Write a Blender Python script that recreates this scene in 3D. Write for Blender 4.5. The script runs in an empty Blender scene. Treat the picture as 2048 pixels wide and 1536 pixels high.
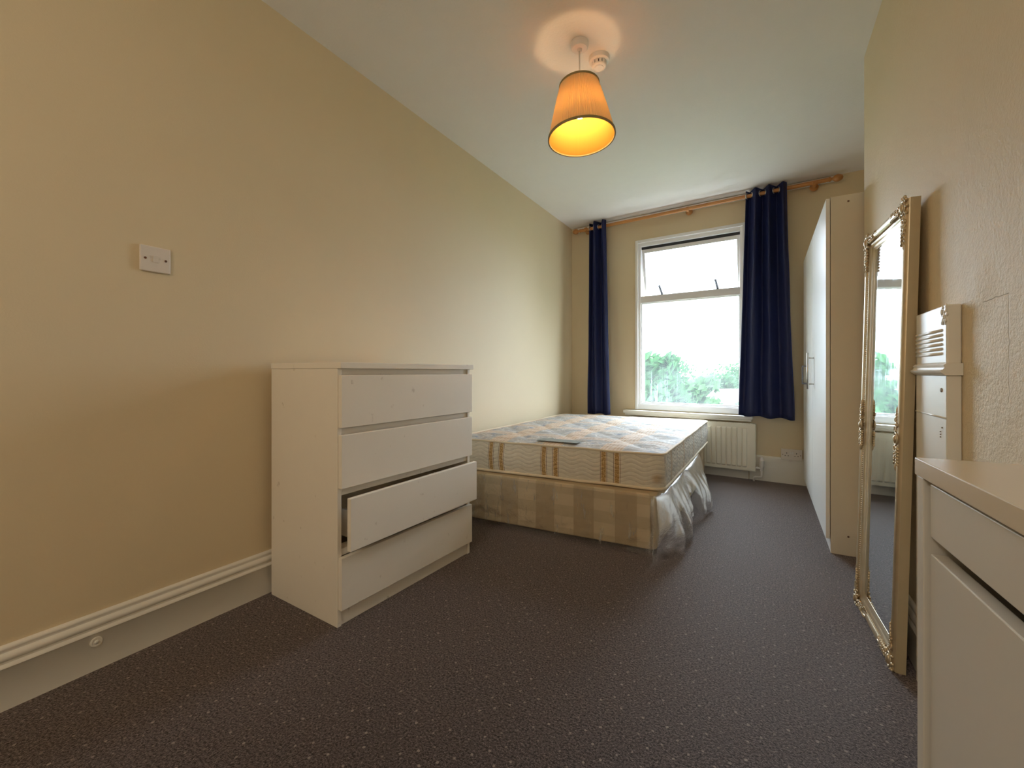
import bpy, bmesh, math, random
from mathutils import Vector, Matrix, noise
random.seed(7)
S = bpy.context.scene
COL = S.collection
PI = math.pi

# ------------------------------------------------------------------ camera, world, exposure
CAM = (1.8807, 0.0, 0.964)
cd = bpy.data.cameras.new('camera'); cam = bpy.data.objects.new('camera', cd); COL.objects.link(cam)
cam.location = CAM; cam.rotation_euler = (PI/2, 0, 0.5303)
cd.sensor_width = 36; cd.lens = 860.8/2048*36; cd.shift_y = -24.5/2048; cd.clip_start = .02; cd.clip_end = 500
S.camera = cam
S.view_settings.view_transform = 'Standard'; S.view_settings.look = 'None'
S.view_settings.gamma = 1; S.view_settings.use_curve_mapping = False
S.view_settings.exposure = 1.0
S.cycles.max_bounces = 20; S.cycles.diffuse_bounces = 14; S.cycles.transparent_max_bounces = 24; S.cycles.glossy_bounces = 6
SKY_STRENGTH = 18.6
BULB_STRENGTH = 84.0

# the room runs on behind the camera; unseen fill light added there
rl = bpy.data.lights.new('rear_fill', 'POINT'); rl.energy = 14.5; rl.shadow_soft_size = .16; rl.color = (1, .90, .77)
ro = bpy.data.objects.new('rear_fill', rl); COL.objects.link(ro); ro.location = (1.30, -1.25, 1.95)

wd = bpy.data.worlds.new('overcast_sky'); S.world = wd; wd.use_nodes = True
nt = wd.node_tree; nt.nodes.clear()
def wn(t, **k):
    n = nt.nodes.new(t)
    for a, b in k.items(): setattr(n, a, b)
    return n
tc = wn('ShaderNodeTexCoord'); sep = wn('ShaderNodeSeparateXYZ'); nt.links.new(tc.outputs['Generated'], sep.inputs[0])
mz = wn('ShaderNodeMath', operation='MAXIMUM'); mz.inputs[1].default_value = 0; nt.links.new(sep.outputs['Z'], mz.inputs[0])
ma = wn('ShaderNodeMath', operation='MULTIPLY_ADD'); ma.inputs[1].default_value = .667; ma.inputs[2].default_value = .333   # overcast sky: zenith three times the horizon
nt.links.new(mz.outputs[0], ma.inputs[0])
mp = wn('ShaderNodeMapping'); mp.inputs['Scale'].default_value = (3, 3, 7); nt.links.new(tc.outputs['Generated'], mp.inputs[0])
nz = wn('ShaderNodeTexNoise'); nz.inputs['Scale'].default_value = 1.6; nz.inputs['Detail'].default_value = 6; nz.inputs['Roughness'].default_value = .55
nt.links.new(mp.outputs[0], nz.inputs['Vector'])
cr = wn('ShaderNodeValToRGB'); cr.color_ramp.elements[0].position = .38; cr.color_ramp.elements[0].color = (.70, .82, .98, 1)
cr.color_ramp.elements[1].position = .6; cr.color_ramp.elements[1].color = (.86, .95, 1.07, 1); nt.links.new(nz.outputs['Fac'], cr.inputs[0])
mxw = wn('ShaderNodeVectorMath', operation='SCALE'); nt.links.new(cr.outputs[0], mxw.inputs[0]); nt.links.new(ma.outputs[0], mxw.inputs['Scale'])
bg = wn('ShaderNodeBackground'); bg.inputs['Strength'].default_value = SKY_STRENGTH; nt.links.new(mxw.outputs[0], bg.inputs[0])
wo = wn('ShaderNodeOutputWorld'); nt.links.new(bg.outputs[0], wo.inputs[0])

# ------------------------------------------------------------------ material helpers
class NT:
    def __init__(s, name):
        s.m = bpy.data.materials.new(name); s.m.use_nodes = True; s.t = s.m.node_tree; s.t.nodes.clear()
        s.out = s.t.nodes.new('ShaderNodeOutputMaterial')
    def n(s, typ, ins=None, **k):
        nd = s.t.nodes.new(typ)
        for a, b in k.items(): setattr(nd, a, b)
        for a, b in (ins or {}).items():
            if hasattr(b, 'is_output'): s.t.links.new(b, nd.inputs[a])
            else: nd.inputs[a].default_value = b
        return nd
    def math(s, op, a, b=0.0, c=0.0):
        return s.n('ShaderNodeMath', {0: a, 1: b, 2: c}, operation=op).outputs[0]
    def mix(s, f, a, b):
        nd = s.n('ShaderNodeMix', data_type='RGBA')
        for i, v in ((0, f), (6, a), (7, b)):
            if hasattr(v, 'is_output'): s.t.links.new(v, nd.inputs[i])
            elif i == 0: nd.inputs[0].default_value = v
            else: nd.inputs[i].default_value = (*v, 1)
        return nd.outputs[2]
    def noise(s, vec, scale, detail=3, rough=.5):
        return s.n('ShaderNodeTexNoise', {'Vector': vec, 'Scale': scale, 'Detail': detail, 'Roughness': rough}).outputs['Fac']
    def ramp(s, f, lo, hi):
        return s.n('ShaderNodeMapRange', {0: f, 1: lo, 2: hi}).outputs[0]
    def obj(s): return s.n('ShaderNodeTexCoord').outputs['Object']
    def uv(s): return s.n('ShaderNodeTexCoord').outputs['UV']
    def bump(s, h, strength, dist):
        return s.n('ShaderNodeBump', {'Height': h, 'Strength': strength, 'Distance': dist}).outputs[0]
    def bsdf(s, **k):
        b = s.n('ShaderNodeBsdfPrincipled')
        for a, v in k.items():
            a = a.replace('_', ' ')
            if hasattr(v, 'is_output'): s.t.links.new(v, b.inputs[a])
            else: b.inputs[a].default_value = (*v, 1) if isinstance(v, tuple) and len(v) == 3 else v
        return b.outputs[0]
    def end(s, sh): s.t.links.new(sh, s.out.inputs[0]); return s.m

def simple(name, col, rough=.5, metal=0.0, bump=None, var=0.0, **k):
    t = NT(name); o = t.obj(); c = col
    if var:
        f = t.noise(o, 9, 5, .6); c = t.mix(f, tuple(v*(1-var) for v in col), tuple(min(1, v*(1+var)) for v in col))
    kw = dict(Base_Color=c, Roughness=rough, Metallic=metal, **k)
    if bump: kw['Normal'] = t.bump(t.noise(o, bump[0], 4, .6), bump[1], bump[2])
    return t.end(t.bsdf(**kw))

WX_ = 2.32
CREAM = (.70, .59, .40)
def wall_paint(name, rough_plaster):
    t = NT(name); o = t.obj()
    c = t.mix(t.noise(o, 1.3, 5, .6), tuple(v*.95 for v in CREAM), tuple(v*1.04 for v in CREAM))
    if rough_plaster:
        h = t.math('ADD', t.math('MULTIPLY', t.noise(o, 120, 3, .6), .55), t.math('MULTIPLY', t.noise(o, 18, 5, .65), .6))
        sp = t.n('ShaderNodeSeparateXYZ', {0: o}); wob = t.math('MULTIPLY', t.math('SUBTRACT', t.noise(o, 30, 3), .5), .012)
        def seg(a, p, lo, hi, b_):      # 1 on a thin wavering line a = p for lo < b_ < hi
            d = t.math('ABSOLUTE', t.math('ADD', t.math('SUBTRACT', a, p), wob))
            on_ = t.math('MULTIPLY', t.math('GREATER_THAN', b_, lo), t.math('LESS_THAN', b_, hi))
            return t.math('MULTIPLY', t.ramp(d, .0022, .0006), on_)
        crack = t.math('MAXIMUM', seg(sp.outputs[1], 1.296, .90, 1.124, sp.outputs[2]), seg(sp.outputs[2], 1.126, 1.296, 1.42, sp.outputs[1]))
        lump = t.ramp(t.n('ShaderNodeVectorMath', {0: o, 1: (WX_, 1.43, 1.155)}, operation='DISTANCE').outputs['Value'], .085, .02)
        h = t.math('ADD', h, t.math('MULTIPLY', t.math('MULTIPLY', lump, t.noise(o, 42, 5, .65)), 1.6))
        h = t.math('SUBTRACT', h, crack); c = t.mix(t.math('MULTIPLY', crack, .35), c, (.30, .22, .13))
        nrm = t.bump(h, .42, .012)
    else:
        nrm = t.bump(t.noise(o, 160, 3, .6), .10, .004)
    return t.end(t.bsdf(Base_Color=c, Roughness=.62, Normal=nrm))
M = {}
M['wall'] = wall_paint('cream_wall_paint', False)
M['rough_wall'] = wall_paint('cream_rough_plaster', True)
M['ceiling'] = simple('ceiling_white', (.83, .81, .78), .8, bump=(90, .22, .006), var=.02)
M['gloss_white'] = simple('white_gloss_paint', (.78, .755, .69), .35, bump=(30, .06, .004))
M['frame_white'] = simple('white_window_frame', (.84, .84, .83), .3)
M['sash_white'] = simple('grey_white_sash', (.74, .73, .72), .38)
def board():
    t = NT('white_melamine'); o = t.obj()
    c = t.mix(t.noise(o, 9, 5, .6), (.83, .78, .695), (.87, .82, .73))
    mark = t.math('MULTIPLY', t.ramp(t.noise(o, 26, 2, .4), .70, .76), t.ramp(t.noise(o, 90, 3, .6), .4, .6))
    c = t.mix(t.math('MULTIPLY', mark, .45), c, (.38, .31, .22))
    return t.end(t.bsdf(Base_Color=c, Roughness=.38, Normal=t.bump(t.noise(o, 40, 4, .6), .04, .003)))
M['melamine'] = board()
M['ward_white'] = simple('wardrobe_white_foil', (.80, .79, .75), .32, var=.02)
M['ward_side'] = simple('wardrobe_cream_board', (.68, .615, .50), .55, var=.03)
M['cab'] = simple('cabinet_warm_white', (.645, .625, .58), .33, bump=(150, .03, .002))
M['cab_top'] = simple('cabinet_top_satin', (.64, .56, .44), .22, bump=(150, .03, .002))
M['dark'] = simple('dark_gap', (.02, .018, .016), .8)
M['rad'] = simple('radiator_enamel', (.80, .77, .66), .35)
M['plastic_white'] = simple('white_plastic', (.76, .73, .70), .4)
M['switch'] = simple('yellowed_switch_plastic', (.72, .66, .60), .4)
M['steel'] = simple('brushed_steel', (.62, .61, .58), .32, 1.0)
M['gunmetal'] = simple('dark_steel', (.16, .17, .19), .3, 1.0)
M['rust'] = simple('rusted_screw', (.13, .06, .035), .7)
M['wood'] = simple('orange_pine', (.50, .225, .065), .32, bump=(60, .05, .003), var=.2)
M['rubber'] = simple('black_gasket', (.02, .02, .025), .6)
M['piping'] = simple('cream_piping', (.70, .60, .44), .75, bump=(300, .2, .002))
M['label'] = simple('grey_green_label', (.25, .27, .24), .7)
M['bark'] = simple('bark', (.10, .075, .05), .9)

def carpet():
    t = NT('dark_speckled_carpet'); o = t.obj()
    mp_ = t.n('ShaderNodeMapping', {0: o, 'Rotation': (0, 0, .80)}).outputs[0]
    f1 = t.noise(o, 165, 3, .75); f2 = t.noise(o, 2.2, 4, .6)
    fine = t.noise(o, 700, 1, .5)
    c = t.mix(t.ramp(f1, .36, .68), (.003, .0016, .0011), (.066, .043, .035))
    c = t.mix(t.math('MULTIPLY', t.ramp(f2, .35, .75), .22), c, (.042, .029, .025))
    # woven pin dots on a diagonal lattice
    wob = t.n('ShaderNodeVectorMath', {0: mp_, 1: t.n('ShaderNodeVectorMath', {0: t.n('ShaderNodeTexNoise', {'Vector': o, 'Scale': 9.0}).outputs['Color'], 'Scale': .018}, operation='SCALE').outputs[0]}, operation='ADD').outputs[0]
    sc_ = t.n('ShaderNodeVectorMath', {0: wob, 'Scale': 1/.044}, operation='SCALE').outputs[0]
    fr = t.n('ShaderNodeVectorMath', {0: sc_}, operation='FRACTION').outputs[0]
    sp = t.n('ShaderNodeSeparateXYZ', {0: fr})
    dx = t.math('SUBTRACT', sp.outputs[0], .5); dy = t.math('SUBTRACT', sp.outputs[1], .5)
    r2 = t.math('ADD', t.math('MULTIPLY', dx, dx), t.math('MULTIPLY', dy, dy))
    cell = t.n('ShaderNodeVectorMath', {0: sc_}, operation='FLOOR').outputs[0]
    rnd_ = t.n('ShaderNodeTexWhiteNoise', {'Vector': cell}).outputs['Value']
    dot = t.math('LESS_THAN', r2, t.math('MULTIPLY', t.math('MULTIPLY', fine, t.math('ADD', .25, rnd_)), .0130))
    c = t.mix(t.math('MULTIPLY', dot, t.math('ADD', .25, t.math('MULTIPLY', rnd_, .6))), c, (.34, .28, .23))
    h = t.math('ADD', f1, t.math('MULTIPLY', fine, .6))
    return t.end(t.bsdf(Base_Color=c, Roughness=.58, Normal=t.bump(h, .7, .006), Sheen_Weight=t.math('ADD', .30, t.math('MULTIPLY', t.ramp(f1, .38, .66), 1.1)), Specular_IOR_Level=t.math('ADD', .2, t.math('MULTIPLY', t.ramp(f1, .38, .66), .75)), Specular_Tint=(1, .84, .78, 1), Sheen_Roughness=.12, Sheen_Tint=(1, .84, .80, 1)))
M['carpet'] = carpet()

def velvet():
    t = NT('navy_velvet'); o = t.obj()
    f = t.noise(o, 400, 2, .6)
    c = t.mix(f, (.0015, .0035, .034), (.004, .011, .085))
    return t.end(t.bsdf(Base_Color=c, Roughness=.62, Sheen_Weight=.22, Sheen_Roughness=.3, Sheen_Tint=(.08, .18, .85), Normal=t.bump(f, .15, .002)))
M['velvet'] = velvet()

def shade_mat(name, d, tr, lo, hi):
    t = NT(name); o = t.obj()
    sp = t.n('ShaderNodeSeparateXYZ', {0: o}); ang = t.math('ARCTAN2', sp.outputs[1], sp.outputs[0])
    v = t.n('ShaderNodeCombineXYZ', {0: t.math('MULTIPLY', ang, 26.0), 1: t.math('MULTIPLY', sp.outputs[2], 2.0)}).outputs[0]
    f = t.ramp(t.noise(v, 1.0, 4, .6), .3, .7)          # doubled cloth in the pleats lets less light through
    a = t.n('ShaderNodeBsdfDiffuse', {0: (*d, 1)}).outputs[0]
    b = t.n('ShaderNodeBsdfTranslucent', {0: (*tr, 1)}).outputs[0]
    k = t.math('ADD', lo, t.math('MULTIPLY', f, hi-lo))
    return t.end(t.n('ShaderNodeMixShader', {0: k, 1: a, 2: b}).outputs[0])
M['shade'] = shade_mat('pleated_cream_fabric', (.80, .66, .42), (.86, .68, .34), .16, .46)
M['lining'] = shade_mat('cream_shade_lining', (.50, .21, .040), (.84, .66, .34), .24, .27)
M['shade_trim'] = simple('olive_shade_trim', (.30, .23, .10), .8)

def emit(name, col, s):
    t = NT(name); return t.end(t.n('ShaderNodeEmission', {0: (*col, 1), 1: s}).outputs[0])
M['bulb'] = emit('lit_bulb', (1, .68, .36), BULB_STRENGTH)

def clear_glass():
    t = NT('clear_pane')
    g = t.n('ShaderNodeBsdfGlossy', {0: (1, 1, 1, 1), 1: .02}).outputs[0]
    tr = t.n('ShaderNodeBsdfTransparent', {0: (.96, .97, .97, 1)}).outputs[0]
    return t.end(t.n('ShaderNodeMixShader', {0: t.math('MULTIPLY', t.n('ShaderNodeFresnel', {0: 1.45}).outputs[0], .8), 1: tr, 2: g}).outputs[0])
M['glass'] = clear_glass()
def misty_glass():
    # pane fogged with condensation, with runs of clear water drips
    t = NT('condensation_pane'); o = t.obj()
    run = t.n('ShaderNodeMapping', {0: o, 'Scale': (46, 1, 2.2)}).outputs[0]
    drip = t.ramp(t.noise(run, 1.0, 4, .65), .52, .66)
    sp = t.n('ShaderNodeSeparateXYZ', {0: o})
    area = t.math('MULTIPLY', t.ramp(sp.outputs[2], 1.12, .86), t.ramp(sp.outputs[0], 1.32, 1.02))
    cloud = t.ramp(t.noise(o, 4.0, 4, .6), .3, .75)
    fog = t.math('ADD', .012, t.math('MULTIPLY', cloud, .026))
    fog = t.math('ADD', fog, t.math('MULTIPLY', t.math('MULTIPLY', drip, area), .05))
    up = t.ramp(sp.outputs[2], 1.25, 1.6)
    fog = t.math('MULTIPLY', fog, t.math('SUBTRACT', 1.0, t.math('MULTIPLY', up, .6)))
    tr = t.n('ShaderNodeBsdfTransparent', {0: (.95, .975, .975, 1)}).outputs[0]
    tl = t.n('ShaderNodeBsdfTranslucent', {0: (.86, .93, .95, 1)}).outputs[0]
    a = t.n('ShaderNodeMixShader', {0: fog, 1: tr, 2: tl}).outputs[0]
    g = t.n('ShaderNodeBsdfGlossy', {0: (1, 1, 1, 1), 1: .1}).outputs[0]
    return t.end(t.n('ShaderNodeMixShader', {0: .03, 1: a, 2: g}).outputs[0])
M['mist'] = misty_glass()
def mirror_mat():
    t = NT('silvered_mirror'); o = t.obj()
    f = t.ramp(t.noise(t.n('ShaderNodeMapping', {0: o, 'Scale': (9, 1, 2.5)}).outputs[0], 1.6, 5, .6), .45, .8)
    r = t.math('ADD', .015, t.math('MULTIPLY', f, .10))
    return t.end(t.bsdf(Base_Color=(.80, .85, .86), Metallic=1.0, Roughness=r))
M['mirror'] = mirror_mat()
def champagne():
    t = NT('champagne_gilt'); o = t.obj()
    f = t.noise(o, 14, 4, .6)
    c = t.mix(f, (.50, .39, .23), (.68, .57, .40))
    return t.end(t.bsdf(Base_Color=c, Metallic=.55, Roughness=.36, Normal=t.bump(t.noise(o, 70, 3), .08, .003)))
M['gilt'] = champagne()
M['gilt_side'] = simple('dull_gold_frame_side', (.46, .375, .235), .55, bump=(60, .08, .003), var=.1)

def band(t, v, period, half, off):     # 1 inside a stripe repeated every period
    x = t.math('FRACT', t.math('DIVIDE', t.math('SUBTRACT', v, off - period/2), period))
    d = t.math('ABSOLUTE', t.math('SUBTRACT', t.math('MULTIPLY', x, period), period/2))
    return t.math('LESS_THAN', d, half), d
def mattress_top():
    t = NT('floral_mattress_ticking'); u = t.uv(); sp = t.n('ShaderNodeSeparateXYZ', {0: u}); U, V = sp.outputs[0], sp.outputs[1]
    b1, d1 = band(t, U, .362, .062, .355); b2, d2 = band(t, V, .42, .055, .30)
    w = t.n('ShaderNodeTexWave', {'Vector': u, 'Scale': 9.0, 'Distortion': 14.0, 'Detail': 3.0, 'Detail Scale': 2.2}, wave_type='RINGS').outputs['Fac']
    fl = t.ramp(w, .52, .72); blob = t.ramp(t.noise(u, 11, 3, .6), .42, .6)
    base = t.mix(t.math('MULTIPLY', fl, blob), (.42, .40, .37), (.70, .68, .64))
    blue = t.ramp(t.noise(t.n('ShaderNodeMapping', {0: u, 'Location': (3, 1, 0)}).outputs[0], 16, 4, .6), .55, .66)
    base = t.mix(t.math('MULTIPLY', blue, .75), base, (.24, .29, .40))
    pk = t.mix(t.ramp(t.noise(u, 30, 3), .4, .6), (.56, .375, .235), (.68, .52, .38))
    stripe = t.math('GREATER_THAN', t.math('SINE', t.math('MULTIPLY', d1, 330)), .35)
    pk = t.mix(t.math('MULTIPLY', stripe, .55), pk, (.78, .70, .60))
    c = t.mix(t.math('MULTIPLY', b1, .85), base, pk); c = t.mix(t.math('MULTIPLY', b2, .6), c, pk)
    h = t.noise(u, 60, 4, .6)
    return t.end(t.bsdf(Base_Color=c, Roughness=.75, Normal=t.bump(h, .25, .006)))
M['ticking'] = mattress_top()
def mattress_side(name, foot):
    t = NT(name); u = t.uv(); sp = t.n('ShaderNodeSeparateXYZ', {0: u}); U, V = sp.outputs[0], sp.outputs[1]
    wv = t.math('MULTIPLY', t.math('SINE', t.math('MULTIPLY', U, 46)), .010)
    ph = t.math('MULTIPLY', t.math('ADD', V, wv), 130)
    q = t.math('POWER', t.math('ABSOLUTE', t.math('SINE', ph)), .35)
    wr = t.noise(t.n('ShaderNodeMapping', {0: u, 'Scale': (3, 22, 1)}).outputs[0], 2.0, 3, .6)
    h = t.math('ADD', t.math('MULTIPLY', q, .5), t.math('MULTIPLY', wr, .9))
    cream = t.mix(t.noise(u, 40, 3), (.60, .545, .44), (.72, .665, .55))
    tan = t.mix(t.ramp(t.noise(u, 130, 2), .42, .58), (.34, .19, .06), (.56, .37, .15))
    c = cream
    if foot:
        for off in (.3185, .393):
            bt, d = band(t, U, .362, .0195, off)
            core = t.math('LESS_THAN', d, .0125); edge = t.math('GREATER_THAN', d, .0165)
            c = t.mix(bt, c, (.74, .66, .52)); c = t.mix(t.math('MULTIPLY', bt, core), c, tan)
            c = t.mix(t.math('MULTIPLY', bt, edge), c, (.16, .085, .035))
        stain = t.ramp(t.n('ShaderNodeVectorMath', {0: u, 1: (1.33, .055, 0)}, operation='DISTANCE').outputs['Value'], .035, .012)
        c = t.mix(t.math('MULTIPLY', stain, .6), c, (.42, .24, .08))
    else:
        f = t.ramp(t.noise(t.n('ShaderNodeMapping', {0: u, 'Scale': (1, .55, 1)}).outputs[0], 38, 4, .65), .48, .6)
        c = t.mix(t.math('MULTIPLY', f, .7), c, (.33, .32, .30))
        bt, d = band(t, U, .40, .02, .2)
        c = t.mix(t.math('MULTIPLY', bt, .6), c, tan)
    return t.end(t.bsdf(Base_Color=c, Roughness=.6, Sheen_Weight=.15, Normal=t.bump(h, .45, .012)))
M['side_foot'] = mattress_side('mattress_foot_border', True); M['side_long'] = mattress_side('mattress_long_border', False)
def divan():
    t = NT('checked_divan_fabric'); u = t.uv(); sp = t.n('ShaderNodeSeparateXYZ', {0: u}); U, V = sp.outputs[0], sp.outputs[1]
    def sq(v, per, off, w): return t.math('LESS_THAN', t.math('FRACT', t.math('DIVIDE', t.math('ADD', v, off), per)), w)
    a = sq(U, .235, .02, .5); b = sq(V, .13, .0, .5)
    c = t.mix(t.math('MULTIPLY', a, .62), (.62, .51, .35), (.29, .195, .095))
    c = t.mix(t.math('MULTIPLY', b, .45), c, (.36, .28, .17))
    c = t.mix(t.math('MULTIPLY', t.noise(u, 25, 4, .6), .3), c, (.66, .55, .38))
    return t.end(t.bsdf(Base_Color=c, Roughness=.7, Normal=t.bump(t.noise(u, 14, 3), .2, .01)))
M['divan'] = divan()
def film(name, fogv, dens):
    t = NT(name); u = t.uv()
    cre = t.ramp(t.noise(t.n('ShaderNodeMapping', {0: u, 'Scale': (9, 2.4, 1), 'Rotation': (0, 0, .7)}).outputs[0], 2.5, 5, .65), .56, .70)
    nrm = t.bump(t.noise(u, 30, 5, .7), .35, .012)
    tr = t.n('ShaderNodeBsdfTransparent', {0: (.97, .96, .93, 1)}).outputs[0]
    tl = t.n('ShaderNodeBsdfTranslucent', {0: (.9, .88, .82, 1), 'Normal': nrm}).outputs[0]
    df = t.n('ShaderNodeBsdfDiffuse', {0: (.85, .83, .78, 1), 'Normal': nrm}).outputs[0]
    milk = t.n('ShaderNodeMixShader', {0: .5, 1: df, 2: tl}).outputs[0]
    a = t.n('ShaderNodeMixShader', {0: t.math('ADD', fogv, t.math('MULTIPLY', cre, dens)), 1: tr, 2: milk}).outputs[0]
    g = t.n('ShaderNodeBsdfGlossy', {0: (1, 1, 1, 1), 1: .22, 'Normal': nrm}).outputs[0]
    fr = t.n('ShaderNodeFresnel', {0: 1.5, 'Normal': nrm}).outputs[0]
    return t.end(t.n('ShaderNodeMixShader', {0: t.math('MULTIPLY', fr, .7), 1: a, 2: g}).outputs[0])
M['film'] = film('clear_polythene', .10, .38)
def foliage(name, a, b):
    t = NT(name); o = t.obj(); f = t.noise(o, 1.1, 4, .6); c = t.mix(f, a, b)
    d = t.n('ShaderNodeBsdfDiffuse', {0: c}).outputs[0]; tl = t.n('ShaderNodeBsdfTranslucent', {0: c}).outputs[0]
    return t.end(t.n('ShaderNodeMixShader', {0: .35, 1: d, 2: tl}).outputs[0])
M['leaf'] = foliage('garden_leaves', (.016, .052, .018), (.05, .115, .045))
M['leaf2'] = foliage('hedge_leaves', (.03, .075, .027), (.075, .15, .06))
M['grass'] = simple('lawn_grass', (.03, .06, .022), .9, var=.3)
M['brick'] = simple('far_house_render', (.09, .085, .08), .8, var=.1)
M['slate'] = simple('grey_roof_slate', (.05, .045, .045), .7, var=.1)
M['far_glass'] = simple('far_window_glass', (.06, .07, .09), .1)

# ------------------------------------------------------------------ geometry helpers
def box(bm, x0, x1, y0, y1, z0, z1, mat=None):
    v = [bm.verts.new(p) for p in ((x0,y0,z0),(x1,y0,z0),(x1,y1,z0),(x0,y1,z0),(x0,y0,z1),(x1,y0,z1),(x1,y1,z1),(x0,y1,z1))]
    if mat is not None:
        for a in v: a.co = mat @ a.co
    for f in ((0,3,2,1),(4,5,6,7),(0,1,5,4),(1,2,6,5),(2,3,7,6),(3,0,4,7)): bm.faces.new([v[i] for i in f])
def tube(bm, pts, r, seg=10, closed=False, caps=True):
    pts = [Vector(p) for p in pts]; n = len(pts); rings = []
    rs = r if isinstance(r, (list, tuple)) else [r]*n
    prev = None
    for i, p in enumerate(pts):
        if closed: t = pts[(i+1) % n] - pts[i-1]
        else: t = pts[min(i+1, n-1)] - pts[max(i-1, 0)]
        if t.length < 1e-9: t = Vector((0,0,1))
        t.normalize()
        if prev is None:
            a = Vector((0,0,1)) if abs(t.z) < .9 else Vector((1,0,0))
            nrm = t.cross(a).normalized()
        else:
            nrm = (prev - t*prev.dot(t)).normalized()
        prev = nrm; bn = t.cross(nrm)
        rings.append([bm.verts.new(p + (nrm*math.cos(2*PI*k/seg) + bn*math.sin(2*PI*k/seg))*rs[i]) for k in range(seg)])
    m = n if closed else n-1
    for i in range(m):
        a, b = rings[i], rings[(i+1) % n]
        for k in range(seg): bm.faces.new((a[k], a[(k+1)%seg], b[(k+1)%seg], b[k]))
    if caps and not closed:
        bm.faces.new(rings[0][::-1]); bm.faces.new(rings[-1])
def lathe(bm, prof, seg=32, mat=None, close=False):
    """revolve (r, z) pairs around z"""
    rings = []
    for r, z in prof:
        if r < 1e-6: rings.append([bm.verts.new((0, 0, z))])
        else: rings.append([bm.verts.new((r*math.cos(2*PI*k/seg), r*math.sin(2*PI*k/seg), z)) for k in range(seg)])
    vs = [v for rg in rings for v in rg]
    if mat is not None:
        for v in vs: v.co = mat @ v.co
    for a, b in list(zip(rings, rings[1:])) + ([(rings[-1], rings[0])] if close else []):
        for k in range(seg):
            q = [a[k % len(a)], a[(k+1) % len(a)], b[(k+1) % len(b)], b[k % len(b)]]
            u = []
            for v in q:
                if v not in u: u.append(v)
            if len(u) > 2: bm.faces.new(u)
def ball(bm, c, r, seg=12, rings=8, rot=None):
    r = r if isinstance(r, (tuple, list)) else (r, r, r)
    m = Matrix.Translation(c) @ (rot.to_4x4() if rot is not None else Matrix()) @ Matrix.Diagonal((*r, 1))
    bmesh.ops.create_uvsphere(bm, u_segments=seg, v_segments=rings, radius=1, matrix=m)
def prism(bm, prof, a, b, place):
    """extrude a closed 2-D profile from a to b; place(p, q, s) -> 3-D point"""
    A = [bm.verts.new(place(p, q, a)) for p, q in prof]; B = [bm.verts.new(place(p, q, b)) for p, q in prof]; n = len(prof)
    for i in range(n): bm.faces.new((A[i], A[(i+1)%n], B[(i+1)%n], B[i]))
    bm.faces.new(A[::-1]); bm.faces.new(B)
def obj(name, bm, mat, parent=None, smooth=False, bevel=0, loc=None, rot=None):
    bmesh.ops.recalc_face_normals(bm, faces=bm.faces)
    me = bpy.data.meshes.new(name); bm.to_mesh(me); bm.free()
    o = bpy.data.objects.new(name, me); COL.objects.link(o)
    if mat: me.materials.append(M[mat])
    if smooth: me.polygons.foreach_set('use_smooth', [True]*len(me.polygons))
    if parent: o.parent = parent
    if loc: o.location = loc
    if rot: o.rotation_euler = rot
    if bevel:
        md = o.modifiers.new('bevel', 'BEVEL'); md.width = bevel; md.segments = 2; md.limit_method = 'ANGLE'
    return o
def smooth_angle(o, ang=35):
    me = o.data
    me.polygons.foreach_set('use_smooth', [True]*len(me.polygons))
    b = bmesh.new(); b.from_mesh(me)
    for e in b.edges:
        if len(e.link_faces) == 2 and e.calc_face_angle(0) > math.radians(ang): e.smooth = False
    b.to_mesh(me); b.free(); return o
def tag(o, label, cat, group=None):
    o['label'] = label; o['category'] = cat
    if group: o['group'] = group
    return o
def thing(name, label, cat, loc=(0,0,0), rot=(0,0,0), group=None):
    o = bpy.data.objects.new(name, None); COL.objects.link(o); o.location = loc; o.rotation_euler = rot
    o.empty_display_size = .1
    return tag(o, label, cat, group)
def struct(o): o['kind'] = 'structure'; return o
def B(): return bmesh.new()
def bx(name, mat, parent, *dims, bevel=.0015, **k):
    b = B(); box(b, *dims); return obj(name, b, mat, parent, bevel=bevel, **k)
def empty_struct(name, loc, rot=(0,0,0)):
    o = bpy.data.objects.new(name, None); COL.objects.link(o); o.location = loc; o.rotation_euler = rot; o.empty_display_size = .1
    o['kind'] = 'structure'; return o

# ------------------------------------------------------------------ room shell
H = 2.5745; D = 4.5474; BR = -.0671; BROT = math.atan(BR)
WX = 2.32; WY = 2.808; AX = 2.80; FY = -2.2
BACK = (0, D, 0); BR_E = (0, 0, BROT)          # frame of the back wall: x along it, y outwards
W0, W1, Z0, Z1 = .747, 1.728, .578, 2.303      # window opening in that frame

b = B(); box(b, -.05, AX+.05, FY-.05, D+.02, -.12, 0); struct(obj('floor', b, 'carpet'))
b = B(); box(b, -.3, AX+.3, FY-.3, D+.2, H, H+.15); struct(obj('ceiling', b, 'ceiling'))
b = B(); box(b, -.25, 0, FY-.25, D+.25, 0, H); struct(obj('wall_left', b, 'wall'))
b = B(); box(b, -.02, W0, 0, .26, -.1, H+.02); box(b, W1, AX+.3, 0, .26, -.1, H+.02); box(b, W0, W1, 0, .26, -.1, Z0); box(b, W0, W1, 0, .26, Z1, H+.02)
struct(obj('wall_back', b, 'wall', loc=BACK, rot=BR_E))
b = B(); box(b, WX, AX+.3, FY-.25, WY, 0, H); box(b, AX, AX+.3, WY, D, 0, H)
struct(obj('wall_right', b, 'rough_wall', bevel=.006))
b = B(); box(b, 0, WX, FY-.25, FY, 0, H); struct(obj('wall_front', b, 'wall'))

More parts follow.
